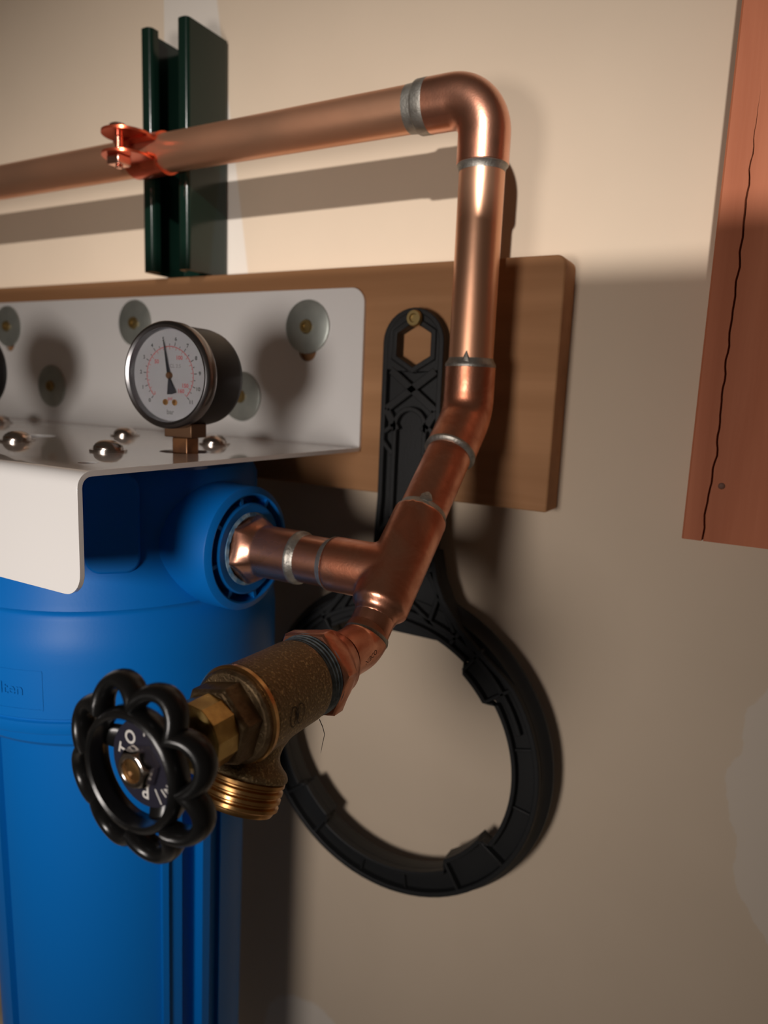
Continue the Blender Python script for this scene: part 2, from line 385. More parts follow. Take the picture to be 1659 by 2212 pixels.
# tee
tb = MB()
tb.lathe([(0, FR), (50, FR), (53, 9.5), (56, 9.2)], T - d * 33, d, 56)
te = mk('tee', tb, COPPER_DULL, pw)
cb = MB().lathe([(0, FR), (32, FR)], T, (-1, 0, 0), 56)
boolean(te, cb, op='UNION')
rm = te.modifiers.new('r', 'REMESH'); rm.mode = 'VOXEL'; rm.voxel_size = 0.0007; rm.use_smooth_shade = True
sm = te.modifiers.new('s', 'SMOOTH'); sm.factor = 0.6; sm.iterations = 14
bake(te, 60)
mk('solder_joint', MB().lathe([(0, PR + .05), (1.6, PR + .3), (2.6, FR - .4), (3.2, FR - .3)], T - d * 35.6, d, 56), SOLDER, te)
mk('solder_joint', MB().sweep([T - d * 35 + V(4, -7.3, 7.3), T - d * 38 + V(4, -7.5, 7.5), T - d * 39.5 + V(4, -7.3, 7.3)], [4.2, 2.6, 1.0], 12, ell=(0.2, 1), refn=(0, -1, 1)), SOLDER, te)
# reducer and lower small section
mk('reducer', MB().lathe([(0, 9.0), (11, 9.0), (11.5, 8.7)], T + d * 19, d, 48), COPPER_DULL, pw)
e2 = MB().sweep(bend_path(T + d * 31, Lb, (X0, -164, -102), 13, 12), 9.7, 48)
el = mk('elbow', e2, COPPER_DULL, pw, bevel=0.3)
mk('solder_joint', MB().lathe([(0, 8.9), (0.5, 9.6), (1.9, 9.95), (2.6, 9.8), (3.1, 9.4)], T + d * 29.6, d, 48), SOLDER, el)
# stamped letters on the lower elbow
def project_text(txt, size, origin, u, v, nrm, target_obj, name, material, parent, spacing=1.0, bold=0.0, lift=0.04):
    P, F = text_mesh(txt, size, spacing, bold)
    base = LOC.get(target_obj.name, V(0, 0, 0))
    bm = bmesh.new(); bm.from_mesh(target_obj.data); bv = BVHTree.FromBMesh(bm); bm.free()
    mb = MB(); pts = []
    for a, c in P:
        p = Vector(origin) + Vector(u) * a + Vector(v) * c + Vector(nrm) * 15
        h = bv.ray_cast((p - base) * S, -Vector(nrm))
        q = (h[0] / S + base + Vector(h[1]) * lift) if h[0] else Vector(origin)
        pts.append(q)
    mb.add(pts, F); return mk(name, mb, material, parent)
nrm = V(0.97, -0.22, 0.05).normalized(); uu = V(0, 1, 0.3); uu = (uu - nrm * uu.dot(nrm)).normalized(); vv_ = nrm.cross(uu) 
project_text('NIBCO', 2.9, (X0 + 3, -154.0, -102.6), uu, vv_, nrm, el, 'stamp', mat('stamp_dark', (0.06, 0.02, 0.01), 0.6, 0.3), el, 0.95)
# female adapter with rounded hexagon, towards the valve
def hexlathe(mb, prof, origin, dd, up_, seg=72, k=1.0):
    """prof (t, r, hexness)"""
    o = Vector(origin); dd = Vector(dd).normalized(); nn = Vector(up_); nn = (nn - dd * nn.dot(dd)).normalized(); bb = dd.cross(nn)
    vs = []; fs = []; n = len(prof)
    for t, r, hx in prof:
        for i in range(seg):
            a = 2 * math.pi * i / seg; am = (a % (math.pi / 3)) - math.pi / 6
            hr = math.cos(math.pi / 6) / math.cos(am)      # 1 at corners, .866 at flats
            rr = r * (1 - hx + hx * hr)
            vs.append(o + dd * t + (nn * math.cos(a) + bb * math.sin(a)) * rr)
    for i in range(n - 1):
        for q in range(seg):
            q2 = (q + 1) % seg; fs.append((i * seg + q, i * seg + q2, (i + 1) * seg + q2, (i + 1) * seg + q))
    fs.append(tuple(range(seg))[::-1]); fs.append(tuple((n - 1) * seg + q for q in range(seg)))
    mb.add(vs, fs); return mb
VC = V(X0, 0, -102)
ab = MB(); hexlathe(ab, [(0, 14.7, .2), (0, 16.6, .8), (.8, 17.4, .95), (6.2, 17.4, .95), (8.8, 15.4, .4), (10.2, 13.9, 0), (12, 13.3, 0), (15, 13.0, 0), (17, 11.8, 0), (19, 10.0, 0)], VC + V(0, -184.5, 0), (0, 1, 0), (0.35, 0, 1))
mk('adapter', ab, COPPER_DULL, pw)
# adapter, branch side into the blue port
ab = MB(); hexlathe(ab, [(-6, 15.8, .6), (0, 16.4, .85), (2, 17.0, .85), (11, 17.0, .85), (14, 15.5, .3), (17, 13.0, 0), (19, FR, 0), (37.5, FR, 0), (38, FR - .4, 0)], T + V(-229.5 - X0, 0, 0), (1, 0, 0), (0, .25, 1))
aa = mk('adapter', ab, COPPER, pw)
mk('pipe', MB().lathe([(0, PR + .2), (26, PR + .2)], T + V(-198 - X0, 0, 0), (1, 0, 0), 48), COPPER, pw)
mk('solder_joint', MB().lathe([(0, FR - .1), (.7, FR + .15), (2.4, FR - .1), (3.4, PR + .4), (4.6, PR + .2)], T + V(-192.2 - X0, 0, 0), (1, 0, 0), 56), SOLDER, aa)
mk('solder_joint', MB().lathe([(0, PR + .2), (1.0, PR + .5), (2.4, FR - .1), (3.2, FR + .05)], T + V(-175 - X0, 0, 0), (1, 0, 0), 56), SOLDER, te)

# ------------------------------------------------------------------ pipe clamp on the strut
ck = -363.5; cl = empty('pipe_clamp', (ck, PY, 141)); tag(cl, 'copper-red two-piece pipe clamp bolted around the pipe at the green strut', 'clamp')
for sg in (1, -1):
    mb = MB(); pts = []
    # strap cross-section in YZ around the pipe: from the ear in front to the strut behind
    prof = [(-66.5, 141 + sg * 5.6)] + [(PY + 12.4 * math.cos(R(a)), 141 + sg * 12.4 * math.sin(R(a))) for a in range(155, 29, -9)] + [(PY + 13.5, 141 + sg * 6.0), (PY + 15, 141 + sg * 6.5)] + ([] if sg > 0 else [])
    t = 1.3
    inn = []
    for i, p in enumerate(prof):
        a = Vector(prof[max(0, i - 1)]); c = Vector(prof[min(len(prof) - 1, i + 1)]); dn = (c - a).normalized(); nn = Vector((dn.y, -dn.x))
        inn.append((p[0] + nn.x * t * sg, p[1] + nn.y * t * sg))
    m = len(prof)
    for i in range(m):
        hw = 15 if i < 3 else 13.5
        if i > m - 4: hw = 15
        for q, (yy, zz) in ((0, prof[i]), (1, inn[i])):
            mb.v += [V(ck - hw, yy, zz), V(ck + hw, yy, zz)]
    for i in range(m - 1):
        a = i * 4; c = a + 4
        mb.f += [(a, a + 1, c + 1, c), (a + 2, c + 2, c + 3, a + 3), (a, c, c + 2, a + 2), (a + 1, a + 3, c + 3, c + 1)]
    mb.f += [(0, 2, 3, 1), (4 * (m - 1), 4 * m - 3, 4 * m - 1, 4 * m - 2)]
    # the rounded ear
    ez = 141 + sg * 6.2; poly = [(ck + 15 * math.cos(R(a)), -68 + 15.5 * math.sin(R(a))) for a in range(180, 361, 12)] + [(ck + 13, -60), (ck - 13, -60)]
    mb.prism(poly, lambda p: (p[0], p[1], ez - .75), lambda p: (p[0], p[1], ez + .75))
    mk('clamp_half', mb, CLAMP, cl)
bo = MB(); bo.lathe([(-18, 2.1), (0, 2.1)], (ck - 1, -74, 152), (0, 0, 1), 16)
hexlathe(bo, [(0, 5.2, 1), (3.0, 5.2, 1), (3.6, 4.4, .5)], (ck - 1, -74, 148.0), (0, 0, 1), (1, 0, 0), 24)
bo.lathe([(0, 6.2), (.6, 6.2)], (ck - 1, -74, 147.9), (0, 0, 1), 24)
for i in range(7): bo.lathe([(0, 2.1), (.5, 2.6), (1.0, 2.1)], (ck - 1, -74, 137.5 + i * 1.1), (0, 0, 1), 16)
mk('bolt', bo, CLAMPB, cl)
nb = MB(); nb.box((ck - 6, -79.0, 128.6), (ck + 4, -69.2, 134.0)); nb.lathe([(0, 2.2), (1.6, 2.2)], (ck - 1, -74, 127.1), (0, 0, 1), 14)
nu = mk('square_nut', nb, CLAMPB, cl, bevel=.6)

# ------------------------------------------------------------------ white bracket
SH = -34.4; BX = -221.0; BT = 2.2
bo_ = MB(); prof = []
yb, yf, zt, zb = -20.15, -216.0, 61.0, -79.5
def path_pts():
    P = []; rr = 4.0
    for i in range(9): P.append((yb, zt - (zt - (SH + rr)) * i / 8))
    for i in range(1, 7): a = R(90 * i / 6); P.append((yb - rr + rr * math.cos(a), SH + rr - rr * math.sin(a)))
    for i in range(1, 11): P.append((yb - rr + (yf + rr - (yb - rr)) * i / 10, SH))
    for i in range(1, 7): a = R(90 * i / 6); P.append((yf + rr - rr * math.sin(a), SH - rr + rr * math.cos(a)))
    for i in range(1, 13): P.append((yf, SH - rr - (SH - rr - zb) * i / 12))
    return P
P = path_pts()
# refine near both ends so the corners can be rounded
def refine(P, k, rc=9.0):
    out = []
    for i in range(10):
        s_ = rc * i / 9; out.append(s_)
    return out
ends = []
P0 = [(yb, zt - rc_) for rc_ in [9 * (1 - math.cos(R(a))) for a in range(0, 90, 9)]] + [(y, z) for y, z in P if not (abs(y - yb) < 1e-6 and z > zt - 9)]
P1 = [(y, z) for y, z in P0 if not (abs(y - yf) < 1e-6 and z < zb + 9)] + [(yf, zb + rc_) for rc_ in [9 * (1 - math.cos(R(a))) for a in range(81, -1, -9)]]
Pp = P1; n = len(Pp); vs = []
def xr(y, z):
    rc = 9.0
    if z > zt - rc and y > yb - 1: q = rc - (zt - z); return BX - rc + math.sqrt(max(0, rc * rc - q * q))
    if z < zb + rc and y < yf + 1: q = rc - (z - zb); return BX - rc + math.sqrt(max(0, rc * rc - q * q))
    return BX
for i, (y, z) in enumerate(Pp):
    a = Vector(Pp[max(0, i - 1)]); c = Vector(Pp[min(n - 1, i + 1)]); dn = (c - a).normalized()
    nn = Vector((dn.y, -dn.x))                # towards the room / up
    x = xr(y, z)
    yo, zo = y + nn.x * BT, z + nn.y * BT
    vs += [V(-800, y, z), V(x, y, z), V(-800, yo, zo), V(x, yo, zo)]
b = MB(); fs = []
for i in range(n - 1):
    a = i * 4; c = a + 4; fs += [(a, a + 1, c + 1, c), (a + 2, c + 2, c + 3, a + 3), (a, c, c + 2, a + 2), (a + 1, a + 3, c + 3, c + 1)]
fs += [(0, 2, 3, 1), (4 * (n - 1), 4 * n - 3, 4 * n - 1, 4 * n - 2)]
b.add(vs, fs)
# make sure the sheet offset goes to the visible side: shelf top must be at SH
br = mk('filter_bracket', b, WHITE, loc=(-400, -118, SH))
zs_ = [v.co.z / S + SH for v in br.data.vertices if abs(v.co.y / S - 118 + 118 - 0) < 40]
TOP = max(SH, max(round(v.z, 2) for v in vs if -180 < v.y < -60))
def hole(cx_, cy_, rx, ry=None, z=SH, zz=10, seg=32):
    ry = ry or rx
    poly = [(cx_ + rx * math.cos(2 * math.pi * i / seg), cy_ + ry * math.sin(2 * math.pi * i / seg)) for i in range(seg)]
    m_ = MB().prism(poly, lambda p: (p[0], p[1], z - zz), lambda p: (p[0], p[1], z + zz)); boolean(br, m_)
hole(-259, -126.5, 12.5); hole(-381, -126.5, 12.5); hole(-244.5, -195, 4.0); hole(-449, -126.5, 12.5)
def slot(cx_, z0, z1, r):
    poly = [(cx_ + r * math.cos(R(a)), z1 - r + r * math.sin(R(a))) for a in range(0, 181, 15)] + [(cx_ + r * math.cos(R(a)), z0 + r + r * math.sin(R(a))) for a in range(180, 361, 15)]
    m_ = MB().prism(poly, lambda p: (p[0], -30, p[1]), lambda p: (p[0], -20.05, p[1])); m2 = MB(); m2.v = [V(v.x, v.y if v.y < -25 else -10, v.z) for v in m_.v]; m2.f = m_.f; boolean(br, m2)
slot(-260.7, 18.2, 46, 6.5)
slot(-559, 22.5, 50, 6.5)
tag(br, 'glossy white bent steel bracket carrying the gauge above the blue housing', 'bracket')
bv = br.modifiers.new('bevel', 'BEVEL'); bv.width = 0.0004; bv.segments = 2; bv.limit_method = 'ANGLE'; bv.angle_limit = R(50)

# ------------------------------------------------------------------ washers and wood screws on the bracket back plate
wb_ = MB().ring([(0, 4.4), (0, 15.8), (.4, 16.2), (1.2, 16.0), (1.7, 14.5), (1.9, 4.4)], (0, 0, 0), (0, -1, 0), 48)
sb = MB().lathe([(0, 3.0), (0, 4.3), (1.1, 4.3), (2.4, 3.8), (2.4, 2.3), (1.2, 1.9), (1.2, 0.01)], (0, 0, 0), (0, -1, 0), 24)
sb.lathe([(-14, 1.0), (-2, 1.9), (0, 1.9)], (0, 0, 0), (0, -1, 0), 12)
WY = -20.15 - BT - 0.05
wpos = [(-260.7, 38.9, 'upper right washer on the white plate, its slot showing below it', 'screw holding the upper right washer on the white plate'),
        (-411.5, 42.9, 'washer partly hidden behind the upper left of the gauge', 'screw in the washer behind the upper left of the gauge'),
        (-506.2, -4.1, 'lower left washer on the plate, left of the gauge', 'screw in the lower left washer, left of the gauge'),
        (-312.7, -5.0, 'washer just right of the black gauge case', 'screw in the washer just right of the black gauge case'),
        (-559.2, 42.2, 'washer at the left photo edge on the white plate', 'screw in the washer at the left photo edge')]
w0 = mk('fender_washer', wb_, ZINC); s0 = mk('wood_screw', sb, BRASS_SCREW)
for i, (x, z, lw, ls) in enumerate(wpos):
    a = w0 if i == 0 else copy_tree(w0); a.location = V(x, WY, z) * S
    c = s0 if i == 0 else copy_tree(s0); c.location = V(x, WY - 1.0, z) * S
    tag(a, 'zinc ' + lw, 'washer', 'wide washers on the white bracket plate')
    tag(c, 'brass ' + ls, 'screw', 'brass screws in the bracket washers')
c = copy_tree(s0); c.location = V(-183.0, -30.5, 41.9) * S; c.scale = (1.05, 1.05, 1.05)
tag(c, 'brass screw at the top of the black wrench handle', 'screw')
c = None

# ------------------------------------------------------------------ dome screws through the shelf
ms = MB().lathe([(0, 8.6), (.9, 8.6), (.95, 6.9), (1.5, 6.9), (2.4, 6.7), (3.6, 5.9), (4.8, 4.2), (5.4, 2.2), (5.5, 0.01)], (0, 0, 0), (0, 0, 1), 36)
ms.lathe([(-12, 2.6), (0, 2.6)], (0, 0, 0), (0, 0, 1), 12)
m0 = mk('dome_screw', ms, STEEL)
spos = [(-281, -155, 'stainless dome screw nearest the shelf front, right of the oval hole'), (-350, -156, 'stainless dome screw at the left end of the shelf front row'),
        (-358, -79, 'stainless dome screw behind, to the left of the gauge stem'), (-284, -79, 'stainless dome screw behind, to the right of the gauge stem'),
        (-505, -68, 'stainless dome screw cut by the left photo edge')]
for i, (x, y, lb) in enumerate(spos):
    a = m0 if i == 0 else copy_tree(m0); a.location = V(x, y, TOP + .02) * S; tag(a, lb, 'screw', 'dome screws on the bracket shelf')

# ------------------------------------------------------------------ pressure gauge
def gauge():
    g = empty('pressure_gauge', (-259, -126.5, SH)); F = lambda t, r: (t, r)
    gz = 39.2; c = V(0, 0, gz)
    fb = MB().lathe([(-16, 17), (-16, 22), (-14.5, 23.6), (-12, 24.0), (9.5, 24.0), (9.5, 20)], c, (0, -1, 0), 72)
    mk('case', fb, GBLACK, g, local=True)
    rim = MB().ring([(8.5, 24.1), (8.5, 24.9), (9.3, 25.2), (13.6, 25.2), (14.6, 24.6), (15.2, 23.4), (14.6, 22.2), (13.2, 21.6), (10.5, 21.3), (10.2, 23.0)], c, (0, -1, 0), 72)
    mk('rim', rim, GRIM, g, local=True)
    dl = MB().lathe([(9.6, 22.5), (10.4, 22.5)], c, (0, -1, 0), 64); dial = mk('dial', dl, DIAL, g, local=True)
    mk('lens', MB().lathe([(13.0, 21.6), (13.6, 21.4), (14.0, 18), (14.2, .01)], c, (0, -1, 0), 64, cap=False), GLASS, g, local=True)
    yd = -10.45
    at = lambda r, a: (r * math.cos(R(a)), r * math.sin(R(a)))
    def tick(mb, a, ra, rb_, wd):
        (x0, z0), (x1, z1) = at(ra, a), at(rb_, a); px, pz = -math.sin(R(a)) * wd / 2, math.cos(R(a)) * wd / 2
        mb.add([(x0 - px, yd, gz + z0 - pz), (x1 - px, yd, gz + z1 - pz), (x1 + px, yd, gz + z1 + pz), (x0 + px, yd, gz + z0 + pz)], [(0, 1, 2, 3)])
    kb, rb, kg = MB(), MB(), MB()
    for i in range(23):
        a = 225 - 270 * i / 22; tick(kb, a, 13.9, 15.6 if i % 2 == 0 else 14.8, .35)
    for i in range(12):
        a = 225 - 270 * i / 11; x, z = at(17.2, a)
        flat_text(kb, str(i), 2.5, lambda u, v: V(x + u, yd, gz + z + v), bold=.02)
    for i in range(100):
        a0 = 225 - 270 * i / 100; a1 = 225 - 270 * (i + 1) / 100
        (x0, z0), (x1, z1) = at(13.3, a0), at(13.3, a1); (x2, z2), (x3, z3) = at(13.7, a0), at(13.7, a1)
        rb.add([(x0, yd, gz + z0), (x1, yd, gz + z1), (x3, yd, gz + z3), (x2, yd, gz + z2)], [(0, 1, 3, 2)] if False else [(0, 1, 2, 3)])
    for i in range(33):
        a = 225 - 270 * i * 5 / 160; tick(rb, a, 12.1 if i % 2 == 0 else 12.8, 13.4, .28)
    for t_, v_ in (('50', 50), ('100', 100), ('150', 150), ('160', 161)):
        x, z = at(9.9 if v_ < 155 else 9.6, 225 - 270 * v_ / 160 - (2 if v_ > 155 else 0))
        flat_text(rb, t_, 2.6, lambda u, v: V(x + u, yd, gz + z + v), bold=.03)
    flat_text(rb, '0', 2.2, lambda u, v: V(-9 + u, yd, gz - 8.6 + v)); flat_text(rb, 'psi', 2.4, lambda u, v: V(0 + u, yd, gz - 10.8 + v), bold=.02)
    flat_text(kg, 'bar', 3.2, lambda u, v: V(0 + u, yd, gz - 17.3 + v), bold=.02)
    flat_text(kg, 'CL 2.5', 2.4, lambda u, v: V(3.2 + u, yd, gz + 4.4 + v)); flat_text(kg, '0000-1', 1.6, lambda u, v: V(6 + u, yd, gz - 15.4 + v)) if False else None
    mk('black_scale', kb, INK, dial, local=True); mk('red_scale', rb, RED, dial, local=True); mk('dial_text', kg, INKG, dial, local=True)
    for sx in (-2.7, 2.7):
        mk('dial_screw', MB().lathe([(0, 1.5), (.5, 1.4), (.6, .6), (.3, .5)], (sx, yd, gz - 12.6), (0, -1, 0), 20), BRASS_M, dial, local=True)
    A = 100.5; nd = MB(); ux, uz = at(1, A); px, pz = -uz, ux; yn = -11.4
    def pt(a, bb): return (ux * a + px * bb, uz * a + pz * bb)
    pl = [pt(16.5, .12), pt(2, .75), pt(-2, .7), pt(-8.6, 2.6), pt(-8.9, 0), pt(-8.6, -2.6), pt(-2, -.7), pt(2, -.75), pt(16.5, -.12)]
    nd.prism(pl, lambda p: V(p[0], yn, gz + p[1]), lambda p: V(p[0], yn - .35, gz + p[1])); mk('needle', nd, INK, g, local=True)
    mk('needle_hub', MB().lathe([(.0, 1.6), (1.4, 1.6), (1.9, 1.2), (1.9, .01)], (0, yd, gz), (0, -1, 0), 24), BRONZE, g, local=True)
    mk('stem', MB().box((-4.6, -4.6, -8), (4.6, 4.6, 9.5)), BRONZE, g, local=True, bevel=.6)
    mk('stem_block', MB().box((-8.2, -6.0, 9.5), (8.2, 6.0, 16.5)), mat('dark_bronze', (0.16, .085, .045), .45, .7), g, local=True, bevel=.5)
    return g
g = gauge(); g.rotation_euler = (0, 0, R(7))
tag(g, 'round pressure gauge with black case and white dial, on the bracket shelf', 'gauge')
g2 = copy_tree(g); g2.location = V(-449, -126.5, SH) * S; g2.rotation_euler = (0, 0, R(0))
tag(g2, 'second black pressure gauge, only its edge showing at the left photo edge', 'gauge')
# brass plug inside the second shelf hole
pg = MB(); hexlathe(pg, [(0, 9, 0), (3.5, 9, 0), (3.6, 7.5, 1), (8, 7.5, 1)], (-381, -126.5, -43.5), (0, 0, 1), (1, 0, 0), 36)
o = mk('port_plug', pg, BRASS_SCREW, loc=(-381, -126.5, -42)); tag(o, 'brass plug showing in the round shelf hole left of the gauge', 'plug')

# ------------------------------------------------------------------ blue filter housing
HX, HY = -320, -118
hs = empty('filter_housing', (HX, HY, -200)); tag(hs, 'large bright blue plastic water filter housing under the white bracket', 'filter')
HO = (HX, HY, 0); UPZ = (0, 0, 1)
cap = MB().lathe([(-37.2, 0.01), (-37.2, 66), (-40, 74), (-46, 77), (-72, 77.3), (-80, 78.3), (-99, 85), (-102, 85.8), (-103.5, 84.6), (-105, 84.4), (-107, 85.0), (-111, 86.2), (-116, 87.6), (-122, 88.3), (-128, 88.4),
                  (-152.5, 88.4), (-153.1, 87.6), (-153.9, 87.6), (-154.6, 88.6), (-159.5, 88.6), (-160.4, 88.0), (-161, 84.5), (-164, 80), (-164, 60)], HO, UPZ, 128)
ca = mk('head', cap, BLUE, hs)
# raised vertical panel on the head, below the shelf
def on_cyl(mb, a0, a1, z0, z1, r0, r1, rc=6, n=10):
    """rounded rectangle pad following the cylinder"""
    ac, hw = (a0 + a1) / 2, R(a1 - a0) / 2 * r1; zc, hh = (z0 + z1) / 2, (z1 - z0) / 2; pl = []
    for qx, qz, s0_ in ((1, 1, 0), (-1, 1, 90), (-1, -1, 180), (1, -1, 270)):
        for i in range(7):
            a = R(s0_ + 15 * i); pl.append((qx * (hw - rc) + rc * math.cos(a), qz * (hh - rc) + rc * math.sin(a)))
    f = lambda r: (lambda p: V(HX + r * math.cos(R(ac) + p[0] / r1), HY + r * math.sin(R(ac) + p[0] / r1), zc + p[1]))
    # subdivide: fan from a grid is avoided, curvature is small
    mb.prism(pl, f(r0), f(r1)); return mb
pm = MB()
for k in range(6):
    pass
mk('head_rib', on_cyl(MB(), -50, -33, -86, -40, 70, 82.0, 7), BLUE, ca, bevel=1.2)
mk('head_rib', on_cyl(MB(), -142, -125, -86, -40, 70, 82.0, 7), BLUE, ca, bevel=1.2)
# side port with webs
PC = V(0, -121.5, -77.3)
pb = MB().ring([(0, 26.8), (.6, 26.4), (1.0, 27.2), (0, 29.6), (-.6, 30.5), (-1.4, 30.8), (-28, 31.2), (-30, 30.8), (-31, 27.0), (-60, 27.0), (-60, 25), (-6, 25.6)], PC + V(-222, 0, 0), (1, 0, 0), 96)
pb.ring([(.6, 17.4), (.9, 18.2), (.9, 21.8), (.4, 22.6), (-30, 22.8), (-30, 17)], PC + V(-222, 0, 0), (1, 0, 0), 96)
pb.lathe([(-9, 26), (-8.5, 26)], PC + V(-222, 0, 0), (1, 0, 0), 64)
for k in range(8):
    a = R(45 * k + 12); u = V(0, math.cos(a), math.sin(a)); v = V(0, -math.sin(a), math.cos(a))
    pb.obox(PC + V(-226.4, 0, 0) + u * 24.6, (1, 0, 0), u, v, 4.2, 3.2, .9)
po = mk('port', pb, BLUE, ca, angle=30)
mk('port_flange', MB().lathe([(-14, 30), (-14, 36), (-11, 38.2), (-3, 38.6), (-1, 38.2), (0, 37), (0, 26)], PC + V(-263, 0, 0), (1, 0, 0), 96), BLUE, ca)
# white sealant smeared round the copper hexagon
sl = MB().ring([(0, 15.5), (.8, 15.4), (1.8, 16.5), (1.2, 18.0), (0, 18.3)], PC + V(-222, 0, 0), (1, 0, 0), 64)
rnd = random.Random(3)
for v in sl.v:
    v.x += rnd.uniform(-.3, .3)
mk('sealant', sl, mat('sealant', (0.22, 0.33, 0.42), 0.6, bump=.6, bscale=900, color2=(0.05, 0.16, 0.30), nscale=200), ca)
# sump with pads between ribs
def sump_r(a, z):
    a = (a + 180) % 360 - 180
    dr = 70.5 + (z + 170) * 0.012                      # slight draft
    rib = 0
    for c_, w_ in ((-24.3, 1.6), (-4.6, 1.9), (-93.5, 1.5)):
        pass
    def inside(a0, a1): return a0 <= a <= a1
    if inside(-25.6, -22.8) or inside(-7.2, -2.8): return dr + 3.6
    if inside(-22.8, -16.2): return dr + 1.6
    if inside(-16.2, -7.2): return dr - 3.5
    if inside(-2.8, 6): return dr - 1.5
    if inside(-98, -92.5): return dr - 3.5
    if inside(60, 66) or inside(150, 156) or inside(-160, -154): return dr - 3.5
    return dr + 1.2
A = []; bps = [-180, -160, -154, -98, -92.5, -25.6, -22.8, -16.2, -7.2, -2.8, 6, 60, 66, 150, 156, 180]
for i in range(len(bps) - 1):
    a0, a1 = bps[i], bps[i + 1]; k = max(1, int((a1 - a0) / 4))
    for j in range(k + 1):
        A.append(min(max(a0 + (a1 - a0) * j / k, a0 + .15), a1 - .15))
zl = [-162, -166, -169, -171.5, -173, -250, -350, -450, -560, -575, -580]
b = MB(); n = len(A); vs = []
for iz, z in enumerate(zl):
    for a in A:
        r = sump_r(a, z)
        if iz < 3: r = 80.5 - iz * .4
        if iz == 3: r = max(77.5, r)
        if iz == 9: r -= 6
        if iz == 10: r *= .5
        vs.append(V(HX + r * math.cos(R(a)), HY + r * math.sin(R(a)), z))
fs = [(i * n + k, i * n + (k + 1) % n, (i + 1) * n + (k + 1) % n, (i + 1) * n + k) for i in range(len(zl) - 1) for k in range(n)]
fs.append(tuple(range(n))[::-1]); fs.append(tuple((len(zl) - 1) * n + k for k in range(n))); b.add(vs, fs)
mk('sump', b, BLUE, hs, angle=30)
# moulded lettering and its frame on the collar
lt = MB()
def colf(u, v, lift=.35): a = R(-70.5) + u / 88.4; return V(HX + (88.4 + lift) * math.cos(a), HY + (88.4 + lift) * math.sin(a), -139.0 + v)
flat_text(lt, 'llten', 8.0, lambda u, v: colf(u - 3, v), bold=.01)
for (u0, v0, u1, v1) in ((-24, 9, 13, 9.6), (-24, -9.6, 13, -9), (12.6, -9, 13.2, 9)):
    k = 12
    for i in range(k):
        a, c = u0 + (u1 - u0) * i / k, u0 + (u1 - u0) * (i + 1) / k
        lt.add([colf(a, v0, .2), colf(c, v0, .2), colf(c, v1, .2), colf(a, v1, .2)], [(0, 1, 2, 3)])
mk('moulded_lettering', lt, BLUE, ca)

# ------------------------------------------------------------------ drain valve
dv = empty('drain_valve', (X0, -200, -102)); tag(dv, 'brass drain valve with black scalloped handwheel and hose thread, below the tee', 'valve')
od = V(-.03, -.42, -.91).normalized()
vb = MB().lathe([(0, 14.6), (2, 15.2), (12, 15.2), (22, 15.4), (31, 15.6), (32, 15.4)], VC + V(0, -190, 0), (0, -1, 0), 64)
body = mk('body', vb, BRASS_CAST, dv)
nk = MB().lathe([(0, 11.8), (11, 10.8), (15, 9.2), (18, 8.9), (20, 9.6), (21.8, 11.4), (23, 13.0), (24.5, 13.8), (25.8, 13.7)], V(X0, -206.5, -102), od, 48)
boolean(body, nk, op='UNION')
rm = body.modifiers.new('r', 'REMESH'); rm.mode = 'VOXEL'; rm.voxel_size = 0.0006; rm.use_smooth_shade = True
sm = body.modifiers.new('s', 'SMOOTH'); sm.factor = 0.6; sm.iterations = 9
bake(body, 60)
# hose thread
ht = MB(); pr = [(0, 12.0), (0.8, 12.6)]
for i in range(4): z = 1.0 + i * 2.5; pr += [(z, 12.3), (z + .5, 13.3), (z + 1.5, 13.3), (z + 2.1, 12.3)]
pr += [(11.2, 12.2), (12.0, 11.8), (12.0, 9.5), (4, 9.0), (4, .01)]
ht.lathe(pr, V(X0, -206.5, -102) + od * 24.6, od, 64); mk('hose_thread', ht, BRASS_M, dv)
# inlet thread wrapped in tape
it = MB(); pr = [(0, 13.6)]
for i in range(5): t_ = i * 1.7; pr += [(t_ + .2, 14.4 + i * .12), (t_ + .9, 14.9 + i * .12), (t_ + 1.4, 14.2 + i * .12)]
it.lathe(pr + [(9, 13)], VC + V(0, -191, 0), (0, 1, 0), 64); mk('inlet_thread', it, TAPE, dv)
# bonnet: machined ring, cast hexagon, packing nut, stem
mk('bonnet_ring', MB().lathe([(0, 15.2), (.4, 16.2), (2.0, 16.3), (2.5, 15.8)], VC + V(0, -221.8, 0), (0, -1, 0), 64), BRASS_M, dv, angle=25)
cb2 = MB().lathe([(0, 15.4), (1.4, 15.3), (2.4, 14.4)], VC + V(0, -224.2, 0), (0, -1, 0), 48)
hexlathe(cb2, [(0, 13.6, 1), (7.2, 13.6, 1), (8.4, 12.4, .8)], VC + V(0, -226, 0), (0, -1, 0), (.3, 0, 1), 72)
mk('bonnet', cb2, BRASS_DARK, dv, angle=30, bevel=.3)
pn = MB(); poly = [(11.0 * math.cos(R(30 * i + 8)), 11.0 * math.sin(R(30 * i + 8))) for i in range(12)]
pn.prism(poly, lambda p: V(X0 + p[0], -234.2, -102 + p[1]), lambda p: V(X0 + p[0], -243.5, -102 + p[1]))
hexlathe(pn, [(0, 10.6, 0), (1.6, 8.2, 0), (1.8, 7.6, 0)], VC + V(0, -243.5, 0), (0, -1, 0), (0, 0, 1), 36)
mk('packing_nut', pn, BRASS_NUT, dv, angle=20, bevel=.35)
sg_ = MB().lathe([(0, 5.2), (9, 5.2), (9, 4.2), (15, 4.2)], VC + V(0, -244.5, 0), (0, -1, 0), 32); mk('stem', sg_, BRASS_DARK, dv)
